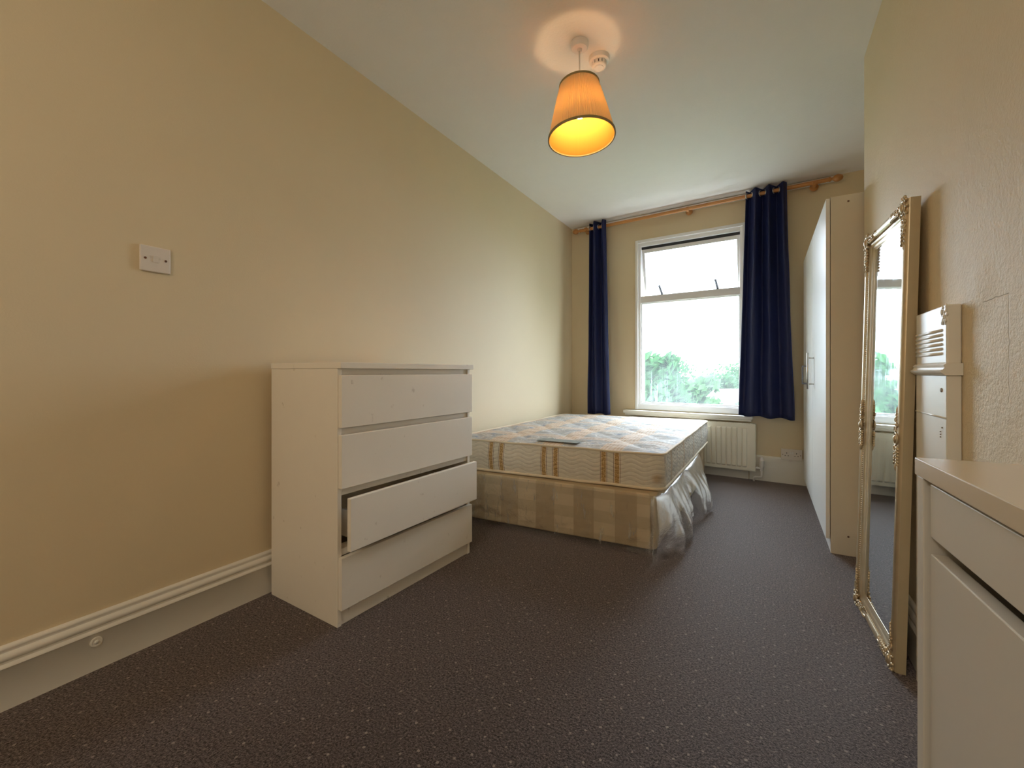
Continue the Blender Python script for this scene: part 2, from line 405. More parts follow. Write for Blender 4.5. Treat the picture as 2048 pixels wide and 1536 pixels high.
# skirting
SK = [(0,0),(.018,0),(.018,.118),(.0215,.121),(.0205,.127),(.014,.131),(.0135,.137),(.019,.142),(.0195,.150),(.016,.157),(.010,.161),(.0095,.166),(.012,.170),(.011,.176),(.006,.180),(0,.181)]
b = B(); prism(b, SK, FY+.001, D-.01, lambda p, q, s: (p+.0005, s, q)); smooth_angle(struct(obj('baseboard_left', b, 'gloss_white')), 50)
b = B(); prism(b, SK, FY+.03, WY+.016, lambda p, q, s: (WX-p, s, q)); smooth_angle(struct(obj('baseboard_right', b, 'gloss_white')), 50)
SKB = [(0,0),(.018,0),(.018,.212),(.014,.220),(0,.222)]
b = B(); prism(b, SKB, 0.03, 1.763, lambda p, q, s: (s, -p-.0005, q)); prism(b, SKB, 1.769, 2.795, lambda p, q, s: (s, -p-.0005, q))
struct(obj('baseboard_back', b, 'gloss_white', loc=BACK, rot=BR_E, bevel=.001))
# batten under the ceiling that carries the curtain pole
b = B(); box(b, .055, 2.41, -.020, -.0005, 2.522, 2.566); struct(obj('trim_1', b, 'ceiling', loc=BACK, rot=BR_E, bevel=.002))

# ------------------------------------------------------------------ window
win = empty_struct('window_1', BACK, BR_E)
def wpart(name, mat, boxes, bevel=.002, parent=win, **k):
    b = B()
    for d in boxes: box(b, *d)
    return obj(name, b, mat, parent, bevel=bevel, **k)
wpart('casing', 'frame_white', [(W0-.014, W0+.012, -.018, .1, Z0, Z1+.012), (W1-.012, W1+.014, -.018, .1, Z0, Z1+.012), (W0+.012, W1-.012, -.018, .1, Z1-.016, Z1+.012)])
wpart('outer_frame', 'frame_white', [(W0+.012, W0+.036, .004, .09, Z0+.05, Z1-.016), (W1-.036, W1-.012, .004, .09, Z0+.05, Z1-.016), (W0+.036, W1-.036, .004, .09, Z1-.052, Z1-.016)])
wpart('bottom_rail', 'frame_white', [(W0+.012, W1-.012, -.006, .09, Z0, Z0+.054), (W0+.036, W1-.036, .012, .08, Z0+.054, Z0+.066)])
wpart('transom', 'sash_white', [(W0+.036, W1-.036, .006, .075, 1.672, 1.738)])
wpart('lower_bead', 'sash_white', [(W0+.036, W0+.047, .022, .06, Z0+.066, 1.672), (W1-.047, W1-.036, .022, .06, Z0+.066, 1.672), (W0+.047, W1-.047, .022, .06, Z0+.066, Z0+.076), (W0+.047, W1-.047, .022, .06, 1.662, 1.672)])
wpart('lower_pane', 'mist', [(W0+.046, W1-.046, .040, .044, Z0+.075, 1.663)], bevel=0)
wpart('head_gasket', 'rubber', [(W0+.037, W1-.037, .030, .07, 2.226, 2.2505)], bevel=0)
# top-hung casement pushed open at the bottom
cz = 2.226
cas = bpy.data.objects.new('casement', None); COL.objects.link(cas); cas.parent = win; cas.location = (0, .045, cz); cas.rotation_euler = (math.radians(11), 0, 0)
ch = cz-1.715
wpart('casement_frame', 'sash_white', [(W0+.040, W0+.066, -.018, .022, -ch, 0), (W1-.066, W1-.040, -.018, .022, -ch, 0), (W0+.066, W1-.066, -.018, .022, -.036, 0), (W0+.066, W1-.066, -.018, .022, -ch, -ch+.040)], parent=cas)
wpart('casement_pane', 'glass', [(W0+.064, W1-.064, 0, .004, -ch+.038, -.034)], bevel=0, parent=cas)
for sx, tx in ((.985, -.045), (1.50, -.03)):
    b = B(); tube(b, [(sx, .03, 1.738), (sx, .06, 1.75), (sx+tx, .115, 1.850)], .0115, 8)
    obj('window_stay', b, 'rubber', win, smooth=True)
b = B(); box(b, .627, 1.80, -.085, .02, .540, .570); box(b, .640, 1.79, -.070, -.001, .520, .5395)
obj('window_sill', b, 'gloss_white', win, bevel=.004)

pl = bpy.data.lights.new('window_portal', 'AREA'); pl.shape = 'RECTANGLE'; pl.size = 1.0; pl.size_y = 1.75; pl.cycles.is_portal = True
po = bpy.data.objects.new('window_portal', pl); COL.objects.link(po); 
cw = Matrix.Translation(BACK) @ Matrix.Rotation(BROT, 4, 'Z') @ Vector(((W0+W1)/2, .30, (Z0+Z1)/2))
po.location = cw; po.rotation_euler = (-PI/2, 0, BROT)

# ------------------------------------------------------------------ outside (seen through the misted glass)
b = B(); box(b, -60, 60, D+2, 150, -4.2, -3.6); struct(obj('ground', b, 'grass'))
def tree(loc, h, spread, n, mat, label, dens=1.0):
    t = thing('garden_tree', label, 'tree', loc, group='garden trees beyond the window')
    b = B(); tube(b, [(0,0,0),(.05,.05,h*.3),(-.05,0,h*.62)], [.16,.11,.05], 8); obj('trunk', b, 'bark', t, smooth=True)
    b = B(); rnd = random.Random(int(abs(loc[0])*100)+n)
    cl = [(Vector((rnd.gauss(0, .42)*spread, rnd.gauss(0, .42)*spread, h*(.34+.56*rnd.random()))), spread*(.26+.22*rnd.random())) for _ in range(n)]
    for c, r in cl:
        for _ in range(int(95*dens)):
            v = Vector((rnd.gauss(0,1), rnd.gauss(0,1), rnd.gauss(0,1))).normalized()*r*(.55+.5*rnd.random())
            p = c+v; s = .13+.14*rnd.random(); a = Vector((rnd.gauss(0,1), rnd.gauss(0,1), rnd.gauss(0,1))).normalized(); d_ = a.orthogonal().normalized(); e_ = a.cross(d_)
            q = [b.verts.new(p+d_*s), b.verts.new(p+e_*s*.5), b.verts.new(p-d_*s), b.verts.new(p-e_*s*.5)]
            b.faces.new(q)
    f = obj('foliage', b, mat, t); f['kind'] = 'stuff'
    return t
tree((-1.30, 15.5, -3.6), 5.5, 1.05, 40, 'leaf', 'tall green garden tree showing at the left of the misted window')
tree((-.95, 21.0, -3.6), 4.5, 1.15, 34, 'leaf2', 'pale green tree standing right of the tall tree outside the window')
tree((-1.5, 38.0, -3.6), 4.3, 1.7, 34, 'leaf', 'low round tree in the middle of the window view')
tree((1.2, 22.5, -3.6), 3.1, .9, 24, 'leaf2', 'short light green bush below the far house roof')
tree((-6.8, 46.0, -3.6), 5.3, 3.4, 44, 'leaf', 'distant broad tree behind the tall tree at the left of the window')
tree((-.5, 58.0, -3.6), 4.9, 3.6, 44, 'leaf', 'distant broad tree on the skyline behind the house roof')
hs = thing('neighbour_house', 'pale neighbouring house with a grey gable roof at lower right of the window view', 'house', (.15, 30.5, -3.6), (0, 0, .5))
b = B(); box(b, -2.1, 2.1, -1.7, 1.7, 0, 2.35); obj('wall', b, 'brick', hs)
b = B(); prism(b, [(-2.0, 2.3), (2.0, 2.3), (0, 3.5)], -2.35, 2.35, lambda p, q, s: (s, p, q)); obj('roof', b, 'slate', hs)
for xx in (-1.1, 1.1):
    w_ = bx('window', 'frame_white', hs, xx-.4, xx+.4, -1.74, -1.69, 1.0, 2.0); bx('pane', 'far_glass', w_, xx-.34, xx+.34, -1.75, -1.735, 1.06, 1.94)

# ------------------------------------------------------------------ divan base, wrap and mattress
def warp(c):      # bilinear map of the unit square on four plan corners FL, FR, BR, BL
    c = [Vector(p) for p in c]
    return lambda u, v: c[0]*(1-u)*(1-v) + c[1]*u*(1-v) + c[2]*u*v + c[3]*(1-u)*v
def outline(w, L, r, n=8, step=.03):
    """rounded-rectangle outline in metres -> list of (x, y) plan points with side tags and running length"""
    pts = []
    for (cx, cy, a0, side) in ((L[0]-r, r, -PI/2, 0), (L[0]-r, L[1]-r, 0, 1), (r, L[1]-r, PI/2, 2), (r, r, PI, 3)):
        for k in range(n+1):
            a = a0 + PI/2*k/n; pts.append((cx+r*math.cos(a), cy+r*math.sin(a)))
    full = []
    for i, p in enumerate(pts):
        q = pts[(i+1) % len(pts)]; d = math.hypot(q[0]-p[0], q[1]-p[1]); m = max(1, int(d/step))
        for k in range(m): full.append((p[0]+(q[0]-p[0])*k/m, p[1]+(q[1]-p[1])*k/m))
    return full
def wp(w, L, p): q = w(p[0]/L[0], p[1]/L[1]); return q
BL_ = (1.33, 1.95); bw = warp([(.060, 2.252), (1.388, 2.325), (1.412, 4.24), (.065, 4.17)])
ML_ = (1.366, 1.90); mw = warp([(.050, 2.300), (1.414, 2.400), (1.437, 4.285), (.060, 4.21)])

base = thing('divan_base', 'tan checked divan bed base under the mattress, still in its plastic wrap', 'bed base', (0, 0, 0))
ol = outline(bw, BL_, .03)
b = B(); uvl = b.loops.layers.uv.new('UVMap')
rows = [(.028, .0), (.034, .004), (.30, .004), (.312, 0), (.318, -.012)]
R = []
for z, off in rows:
    rr = []
    for i, p in enumerate(ol):
        q = wp(bw, BL_, p); c = Vector((BL_[0]/2, BL_[1]/2)); d = (Vector(p)-c)
        s = 1+off
        qq = wp(bw, BL_, (c.x+d.x*s, c.y+d.y*s)); rr.append(b.verts.new((qq.x, qq.y, z)))
    R.append(rr)
n = len(ol); acc = [0]
for i in range(n): acc.append(acc[-1]+math.dist(ol[i], ol[(i+1)%n]))
for j in range(len(rows)-1):
    for i in range(n):
        f = b.faces.new((R[j][i], R[j][(i+1)%n], R[j+1][(i+1)%n], R[j+1][i]))
        for l, (uu, vv) in zip(f.loops, ((acc[i], rows[j][0]), (acc[i+1], rows[j][0]), (acc[i+1], rows[j+1][0]), (acc[i], rows[j+1][0]))): l[uvl].uv = (uu, vv)
b.faces.new(R[0][::-1]); b.faces.new(R[-1])
obj('upholstered_box', b, 'divan', base)
for u, v in ((.08, .06), (.92, .06), (.92, .94), (.08, .94)):
    q = bw(u, v); b = B(); lathe(b, [(0,0),(.024,0),(.026,.006),(.020,.030),(0,.030)], 16, Matrix.Translation((q.x, q.y, 0))); obj('glide_foot', b, 'rubber', base, smooth=True)

# polythene: a film hugging the foot face, then flaring in loose pleats along the long side
P0 = [(t_, -0.0) for t_ in ()]
b = B(); uvl = b.loops.layers.uv.new('UVMap')
FLs = 1.24; SIDE = 1.42; NS, NTT = 300, 34
def film_pt(s, t):
    zt = .316; nz_ = noise.noise
    if s < FLs:                                   # along the foot
        u = .08 + s; q = wp(bw, BL_, (u, 0)); k = s/FLs
        cor = max(0, (k-.78)/.22)
        hem = .012 + .004*math.sin(s*9)
        out = .013 + .010*t*abs(nz_(Vector((s*7, t*2.5, 1)))) + .006*nz_(Vector((s*16+t*7, t*6-s*5, 4)))*t
        out += cor*cor*(.02*t + .02*t*math.sin(9*t+s*30))
        z = zt - (zt-hem)*t
        return Vector((q.x, q.y-out, z))
    s2 = s-FLs; v = s2-.03
    qa = wp(bw, BL_, (BL_[0], min(BL_[1], max(0.0, v))))
    # direction swings round the corner
    ang = min(1, s2/.16); d = Vector((math.sin(ang*PI/2), -math.cos(ang*PI/2)))
    def lump(c, w): return math.exp(-((s2-c)/w)**2)
    hem = .004 + .085*lump(.54, .10) + .10*lump(.27, .035) + .10*lump(1.22, .14) + .17*lump(.74, .05)
    flare = .060 + .045*lump(.12, .12) + .105*lump(.95, .20) + .060*lump(.42, .12) - .050*lump(.72, .06) - .03*lump(.27, .04)
    pleat = .020*math.sin(s2*40+2.0*nz_(Vector((s2*3, t*1.5, 0)))) + .010*math.sin(s2*95+3*nz_(Vector((s2*5, t*2, 9))))
    knot = lump(.72, .05)
    tt = 1-(1-t)**1.7
    out = .016 + .014*min(1, t*12) + flare*tt*(1-.25*t*t) + pleat*t*(.5+.5*t) + .010*nz_(Vector((s2*14, t*5, 2)))*t
    zz = zt - .006*min(1, t*12) - (zt-.006-hem)*max(0, (t-.04)/.96) + .010*nz_(Vector((s2*9, t*4, 5)))*t*(1-t)
    out -= knot*.05*t*(1-t)*2
    zz += knot*.04*t*(1-t)
    if v < 0: qa = qa + Vector((0, 0))
    return Vector((qa.x + d.x*out, qa.y + d.y*out, max(.003, zz)))
G = []
for i in range(NS+1):
    s = (FLs+SIDE)*i/NS
    G.append([b.verts.new(film_pt(s, j/NTT)) for j in range(NTT+1)])
for i in range(NS):
    for j in range(NTT):
        f = b.faces.new((G[i][j], G[i+1][j], G[i+1][j+1], G[i][j+1]))
        for l, (a, c) in zip(f.loops, ((i,j),(i+1,j),(i+1,j+1),(i,j+1))): l[uvl].uv = ((FLs+SIDE)*a/NS, .32*c/NTT)
wrap = obj('plastic_wrap', b, 'film', None, smooth=True)
tag(wrap, 'clear crumpled plastic wrap hanging in loose pleats round the divan base', 'plastic wrap')

mat_ = thing('mattress', 'used double mattress with floral ticking and striped border on the divan base', 'mattress', (0, 0, 0))
mo = outline(mw, ML_, .055, 8, .02); n = len(mo); acc = [0]
for i in range(n): acc.append(acc[-1]+math.dist(mo[i], mo[(i+1)%n]))
MZ0, MZ1 = .330, .515
def sideband(name, mat, pick, u0):
    b = B(); uvl = b.loops.layers.uv.new('UVMap'); K = 10; cols = {}
    c = Vector((ML_[0]/2, ML_[1]/2))
    def vert(i, j):
        i %= n
        if (i, j) not in cols:
            t = j/K; p = Vector(mo[i]); bul = .010*math.sin(PI*t) + .003*noise.noise(Vector((p.x*8, p.y*8, t*5)))*math.sin(PI*t)
            d = (p-c); d = d/d.length; q = wp(mw, ML_, p+d*bul); cols[(i, j)] = b.verts.new((q.x, q.y, MZ0+(MZ1-MZ0)*t))
        return cols[(i, j)]
    for i in range(n):
        if not pick(mo[i], mo[(i+1)%n]): continue
        for j in range(K):
            f = b.faces.new((vert(i,j), vert(i+1,j), vert(i+1,j+1), vert(i,j+1)))
            ua = (mo[i][0] if u0 == 'x' else mo[i][1]); ub = (mo[(i+1)%n][0] if u0 == 'x' else mo[(i+1)%n][1])
            for l, (uu, jj) in zip(f.loops, ((ua,j),(ub,j),(ub,j+1),(ua,j+1))): l[uvl].uv = (uu, jj/K*(MZ1-MZ0))
    return obj(name, b, mat, mat_, smooth=True)
mid = lambda p, q: ((p[0]+q[0])/2, (p[1]+q[1])/2)
foot = lambda p, q: mid(p, q)[1] < .034
head = lambda p, q: mid(p, q)[1] > ML_[1]-.034
mids = lambda p, q: .034 <= mid(p, q)[1] <= ML_[1]-.034
sideband('foot_border', 'side_foot', foot, 'x'); sideband('head_border', 'side_foot', head, 'x')
sideband('side_border', 'side_long', lambda p, q: mids(p, q) and p[0] > .7, 'y'); sideband('side_border', 'side_long', lambda p, q: mids(p, q) and p[0] < .7, 'y')
# quilted top and flat underside
b = B(); uvl = b.loops.layers.uv.new('UVMap'); NX, NY = 110, 150
def inset(u, v):   # map the square onto the rounded rectangle
    x, y = u*ML_[0], v*ML_[1]; r = .055
    cx = min(max(x, r), ML_[0]-r); cy = min(max(y, r), ML_[1]-r); dx, dy = x-cx, y-cy
    if dx and dy:
        m = max(abs(dx), abs(dy)); l = math.hypot(dx, dy); dx, dy = dx*m/l, dy*m/l
    return cx+dx, cy+dy
G = []
for i in range(NX+1):
    row = []
    for j in range(NY+1):
        x, y = inset(i/NX, j/NY); q = wp(mw, ML_, (x, y))
        e = min(x, y, ML_[0]-x, ML_[1]-y); edge = min(1, e/.10)
        qx = abs(math.sin(PI*(x-.355+.181)/.362)); qy = abs(math.sin(PI*(y-.30)/.42)); tu = (qx*qy)
        dg = abs(math.sin(PI*((x-.355)/.362+(y-.3)/.42))) * abs(math.sin(PI*((x-.355)/.362-(y-.3)/.42)))
        z = MZ1 + edge**.6*.012 + .012*edge*min(1, dg*1.6)**.5 + .004*edge*noise.noise(Vector((x*14, y*26, 0))) - .006*edge
        row.append((b.verts.new((q.x, q.y, z)), (x, y)))
    G.append(row)
for i in range(NX):
    for j in range(NY):
        c4 = (G[i][j], G[i+1][j], G[i+1][j+1], G[i][j+1]); f = b.faces.new([c[0] for c in c4])
        for l, c in zip(f.loops, c4): l[uvl].uv = c[1]
obj('quilted_top', b, 'ticking', mat_, smooth=True)
b = B(); vs = [b.verts.new((*wp(mw, ML_, p), MZ0)) for p in mo]; b.faces.new(vs); obj('underside', b, 'piping', mat_)
for zz, rr in ((MZ1+.001, .0065), (MZ0-.001, .0085)):
    b = B(); tube(b, [(*wp(mw, ML_, p), zz + .004*noise.noise(Vector((p[0]*5, p[1]*5, zz*9)))) for p in mo], rr, 8, closed=True); obj('piping', b, 'piping', mat_, smooth=True)
def top_patch(x0, x1, y0, y1, name, mat):
    b = B(); g = [[b.verts.new((*wp(mw, ML_, (x0+(x1-x0)*i/12, y0+(y1-y0)*j/4)), MZ1+.021)) for j in range(5)] for i in range(13)]
    for i in range(12):
        for j in range(4): b.faces.new((g[i][j], g[i+1][j], g[i+1][j+1], g[i][j+1]))
    o = obj(name, b, mat, mat_); md = o.modifiers.new('sol', 'SOLIDIFY'); md.thickness = .002; return o
top_patch(.60, .86, .06, .16, 'maker_label', 'label')

# ------------------------------------------------------------------ chest of drawers
cd_ = thing('chest_of_drawers', 'white four-drawer chest with its third drawer pulled out, against the left wall', 'chest of drawers', (.0389, 1.0808, 0), (0, 0, -.0382))
CW, CDp, CH = .80, .458, 1.0     # local: x away from the wall, y along it
for y0, y1 in ((0, .018), (CW-.018, CW)):
    bx('side_panel', 'melamine', cd_, .0, CDp, y0, y1, 0, CH-.024)
bx('top_panel', 'melamine', cd_, 0, .481, -.002, CW+.004, CH-.024, CH, bevel=.002)
bx('back_panel', 'melamine', cd_, 0.002, .010, .018, CW-.018, .02, CH-.024)
bx('plinth', 'melamine', cd_, .435, .452, .018, CW-.018, 0, .066)
for z in (.952, .728, .498, .268):
    bx('rail', 'melamine', cd_, .40, .450, .018, CW-.018, z-.006, z+.020 if z < .9 else CH-.024)
for k, (z0, z1) in enumerate(((.752, .951), (.523, .725), (.291, .490), (.066, .264))):
    dr = bx('drawer', 'melamine', cd_, CDp, .478, .004, CW-.004, z0, z1, bevel=.002)
    if k == 2: dr.location = (.036, .004, 0); dr.rotation_euler = (0, 0, .018)
    b = B()
    box(b, .06, CDp-.001, .062, .074, z0+.02, z1-.075); box(b, .06, CDp-.001, CW-.074, CW-.062, z0+.02, z1-.075); box(b, .06, .072, .074, CW-.074, z0+.02, z1-.075); box(b, .06, CDp-.001, .074, CW-.074, z0+.02, z0+.026)
    obj('drawer_box', b, 'melamine', dr)
M['scuff'] = simple('scuff_mark', (.36, .31, .25), .7, var=.3)

# ------------------------------------------------------------------ wardrobe
WF = 2.185; WYN, WYF = 2.832, 4.350; WT = 1.892
wr = thing('wardrobe', 'tall white hinged wardrobe with cream side standing in the alcove by the window', 'wardrobe', (WF, WYN, 0))
WD = .58; WL = WYF-WYN
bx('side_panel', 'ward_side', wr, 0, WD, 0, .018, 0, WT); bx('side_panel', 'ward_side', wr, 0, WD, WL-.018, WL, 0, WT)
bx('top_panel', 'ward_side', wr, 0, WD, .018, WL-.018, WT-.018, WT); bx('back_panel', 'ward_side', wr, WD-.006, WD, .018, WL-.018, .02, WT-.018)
bx('bottom_panel', 'ward_side', wr, 0, WD-.006, .018, WL-.018, .070, .088); bx('plinth', 'ward_white', wr, .001, .018, .018, WL-.018, 0, .070)
for y in (.78, 1.275): bx('divider', 'ward_side', wr, .035, WD-.006, y-.008, y+.008, .088, WT-.018)
for k, (y0, y1) in enumerate(((.004, .771), (.783, 1.267), (1.279, WL-.002))):
    dr = bx('door', 'ward_white', wr, -.0205, -.0025, y0, y1, .074, WT-.004, bevel=.0015)
    if k == 0:
        b = B(); yy = .655
        tube(b, [(-.054, yy, .848), (-.054, yy, 1.090)], .006, 12)
        for z in (.882, 1.056): tube(b, [(-.054, yy, z), (-.0205, yy, z)], .0045, 10)
        obj('handle', b, 'steel', dr, smooth=True)
    elif k == 1:
        b = B(); yy = 1.16
        box(b, -.056, -.046, yy-.006, yy+.006, .868, 1.012); box(b, -.0462, -.0205, yy-.006, yy+.006, .868, .880); box(b, -.0462, -.0205, yy-.006, yy+.006, 1.000, 1.012)
        obj('handle', b, 'gunmetal', dr, bevel=.001)
for (x, z) in ((.075, .10), (.075, WT-.035)):
    b = B(); lathe(b, [(0, 0), (.005, 0), (.0045, .0015), (0, .002)], 12, Matrix.Translation((x, -.0001, z)) @ Matrix.Rotation(PI/2, 4, 'X')); obj('fixing_screw', b, 'rust', wr)

# ------------------------------------------------------------------ radiator
rd = thing('radiator', 'cream ribbed panel radiator under the window, half hidden by the bed', 'radiator', BACK, BR_E)
RX0, RX1, RZ0, RZ1 = .69, 1.822, .093, .500
RY = -.105
pitch = .042; nfl = int((RX1-RX0-.05)/pitch)
b = B()
cols = []
xs = []; x = RX0
prof = [(RX0, 0), (RX0+.022, 0)]
for k in range(nfl):
    a = RX0+.025+k*pitch
    prof += [(a+.004, 0), (a+.010, -.011), (a+.030, -.011), (a+.036, 0)]
prof += [(RX1-.012, 0), (RX1, 0)]
zs = [(RZ0, 0), (RZ0+.030, 0), (RZ0+.042, 1), (RZ1-.045, 1), (RZ1-.032, 0), (RZ1, 0)]
g = [[b.verts.new((px, RY+py*k, z)) for z, k in zs] for px, py in prof]
for i in range(len(prof)-1):
    for j in range(len(zs)-1): b.faces.new((g[i][j], g[i+1][j], g[i+1][j+1], g[i][j+1]))
o = obj('front_panel', b, 'rad', rd); md = o.modifiers.new('sol', 'SOLIDIFY'); md.thickness = .008; md.offset = 1
bx('back_panel', 'rad', rd, RX0, RX1, -.062, -.050, RZ0, RZ1)
bx('side_cover', 'rad', rd, RX1-.001, RX1+.004, RY-.006, -.048, RZ0-.004, RZ1+.004); bx('side_cover', 'rad', rd, RX0-.004, RX0+.001, RY-.006, -.048, RZ0-.004, RZ1+.004)
b = B()
box(b, RX0, RX1, RY-.006, RY+.004, RZ1-.002, RZ1+.006); box(b, RX0, RX1, -.056, -.048, RZ1-.002, RZ1+.006)
for k in range(64):
    a = RX0+.01+k*(RX1-RX0-.02)/63; box(b, a-.003, a+.003, RY+.004, -.056, RZ1, RZ1+.005)
obj('top_grille', b, 'rad', rd)
for xx in (.95, 1.5): bx('wall_bracket', 'rad', rd, xx, xx+.03, -.0485, -.002, .14, .46)
VX, VY = 1.870, -.078
vb = B(); lathe(vb, [(0, .098), (.012, .098), (.012, .118), (.015, .122), (.015, .134), (.017, .138), (.017, .146), (.0195, .152), (.0195, .190), (.016, .194), (.014, .208), (.010, .216), (0, .217)], 20, Matrix.Translation((VX, VY, 0)))
v_ = obj('valve', vb, 'plastic_white', rd, smooth=True); smooth_angle(v_, 40)
b = B(); tube(b, [(RX1+.003, VY, .118), (VX-.01, VY, .118)], .009, 12); tube(b, [(RX1+.01, VY, .118), (RX1+.022, VY, .118)], .013, 6); obj('valve_tail', b, 'plastic_white', v_, smooth=False)
b = B(); tube(b, [(VX, VY, .10), (VX, VY, .058), (VX-.003, VY, .047), (VX-.012, VY, .042), (VX-.046, VY, .040), (VX-.056, VY, .036), (VX-.060, VY, .026), (VX-.060, VY, .001)], .0085, 12); obj('pipe', b, 'plastic_white', rd, smooth=True)

# ------------------------------------------------------------------ curtain pole and curtains
PY, PZ, PR = -.092, 2.506, .0165
cp = thing('curtain_pole', 'orange pine curtain pole with ball finials across the window wall', 'curtain pole', BACK, BR_E)
XRot = Matrix.Rotation(PI/2, 4, 'Y')
b = B(); tube(b, [(.155, PY, PZ), (2.34, PY, PZ+.012)], PR, 20); obj('pole', b, 'wood', cp, smooth=False); smooth_angle(bpy.data.objects['pole'], 40)
fin = [(0, 0), (.0175, 0), (.0195, .004), (.0195, .012), (.013, .016), (.011, .024), (.014, .030), (.024, .040), (.029, .054), (.029, .064), (.024, .080), (.014, .092), (0, .096)]
b = B(); lathe(b, fin, 20, Matrix.Translation((2.34, PY, PZ+.012)) @ XRot); obj('finial', b, 'wood', cp, smooth=True)
b = B(); lathe(b, fin, 20, Matrix.Translation((.155, PY, PZ)) @ Matrix.Rotation(-PI/2, 4, 'Y')); obj('finial', b, 'wood', cp, smooth=True)
for x in (.215, 1.262, 2.245):
    b = B(); z = PZ-.004
    lathe(b, [(0, 0), (.030, 0), (.032, .004), (.032, .010), (.022, .016), (.015, .024), (.014, .060), (.020, .066), (.020, .072), (0, .074)], 18, Matrix.Translation((x, -.0205, z)) @ Matrix.Rotation(PI/2, 4, 'X'))
    R_ = [(x, PY+.024*math.cos(a), z+.005+.024*math.sin(a)) for a in [2*PI*k/24 for k in range(24)]]
    lathe(b, [(.017, -.011), (.024, -.010), (.024, .010), (.017, .011)], 24, Matrix.Translation((x, PY, z+.005)) @ XRot, close=True)
    o = obj('bracket', b, 'wood', cp); smooth_angle(o, 40)

def curtain(name, label, xt, xb, nf, ztop, zbot, seed, lift=0.0):
    c = thing(name, label, 'curtain', BACK, BR_E, 'navy curtains on the pole')
    rnd = random.Random(seed); b = B(); NX, NZ = nf*16, 46; rows = []
    ph = [rnd.uniform(-.35, .35) for _ in range(nf+2)]; am = [rnd.uniform(.75, 1.1) for _ in range(nf+2)]
    for j in range(NZ+1):
        t = j/NZ; row = []
        for i in range(NX+1):
            u = i/NX; s = u*nf; k = int(s)
            x0 = xt[0]+(xb[0]-xt[0])*t; x1 = xt[1]+(xb[1]-xt[1])*(t**1.3)
            w = math.sin(2*PI*(s + t*.25*ph[k])) - .42*(1-.5*t)
            A = (.043-.012*t)*(1 if t < .1 else am[k])
            y = PY - .060*t**1.2 + A*w + .006*noise.noise(Vector((u*9, t*3, seed)))*t
            uu = u + .010*math.sin(2*PI*s*2)*(1-t*.5)/nf*3
            x = x0 + (x1-x0)*uu + .008*t*noise.noise(Vector((u*6, t*4, seed+3)))
            z = ztop + .012*x - (ztop-zbot)*t + (.006*math.sin(s*5+seed) if j == NZ else 0) + (lift*(u) if j else 0)*t
            row.append(b.verts.new((x, y, z)))
        rows.append(row)
    for j in range(NZ):
        for i in range(NX): b.faces.new((rows[j][i], rows[j][i+1], rows[j+1][i+1], rows[j+1][i]))
    o = obj('drape', b, 'velvet', c, smooth=True); md = o.modifiers.new('sol', 'SOLIDIFY'); md.thickness = .003; md.offset = 0
    for k in range(2*nf):
        u = (k//2 + (.069, .431)[k % 2])/nf; x = xt[0]+(xt[1]-xt[0])*u
        b = B(); lathe(b, [(.0195, -.0035), (.027, -.0045), (.029, 0), (.027, .0045), (.0195, .0035)], 24, Matrix.Translation((x, PY, PZ+.005*x)) @ Matrix.Rotation(.35*(1 if k%2 else -1), 4, 'Z') @ XRot, close=True)
        obj('eyelet', b, 'steel', c, smooth=True)
    return c
curtain('curtain', 'narrow bunched navy velvet curtain left of the window, behind the bed', (.262, .452), (.268, .520), 2, 2.556, .515, 3)
curtain('curtain', 'wide navy velvet curtain right of the window, overlapping the radiator', (1.752, 2.055), (1.700, 2.112), 3, 2.536, .560, 9, -.02)

# ------------------------------------------------------------------ pendant lamp and smoke detector
LX, LY = 1.100, 1.985
pd = thing('pendant_lamp', 'lit pendant lamp with pleated cream shade hanging from the ceiling', 'lamp', (LX, LY, 0))
b = B(); lathe(b, [(0, H-.0005), (.043, H-.0005), (.043, H-.010), (.041, H-.026), (.037, H-.031), (.012, H-.032), (.010, H-.040), (.006, H-.044), (0, H-.044)], 32); smooth_angle(obj('ceiling_rose', b, 'plastic_white', pd), 40)
b = B(); tube(b, [(0, 0, H-.040), (0, 0, 2.300)], .0036, 10); obj('cord', b, 'plastic_white', pd, smooth=True)
SZ0, SZ1, SR0, SR1 = 2.102, 2.362, .160, .096
TILT = Matrix.Translation((0, 0, SZ1-.04)) @ Matrix.Rotation(math.radians(-4), 4, Vector((.5, .86, 0))) @ Matrix.Translation((0, 0, -(SZ1-.04)))
b = B(); NP = 90; rings = []
for j in range(9):
    t = j/8; z = SZ0+(SZ1-SZ0)*t; r = SR0+(SR1-SR0)*t
    rings.append([b.verts.new(TILT @ Vector(((r + (.0024 if k % 2 else -.0016)*math.sin(PI*min(1, max(0, t*.9+.05))))*math.cos(2*PI*k/(2*NP)), (r + (.0024 if k % 2 else -.0016))*math.sin(2*PI*k/(2*NP)), z))) for k in range(2*NP)])
for a, c in zip(rings, rings[1:]):
    for k in range(2*NP): b.faces.new((a[k], a[(k+1)%(2*NP)], c[(k+1)%(2*NP)], c[k]))
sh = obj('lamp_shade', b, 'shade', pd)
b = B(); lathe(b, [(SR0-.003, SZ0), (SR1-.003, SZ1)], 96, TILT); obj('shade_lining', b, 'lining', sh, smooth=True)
for r, z in ((SR0, SZ0), (SR1, SZ1)):
    b = B(); lathe(b, [(r-.0035, z-.004), (r+.003, z-.004), (r+.0025, z+.006), (r-.0035, z+.006)], 96, TILT, close=True); obj('shade_trim', b, 'shade_trim', sh, smooth=False)
b = B()
for k in range(3):
    a = 2*PI*k/3+.4; tube(b, [TILT @ Vector((.02*math.cos(a), .02*math.sin(a), 2.315)), TILT @ Vector(((SR1-.004)*math.cos(a), (SR1-.004)*math.sin(a), 2.352))], .0016, 6)
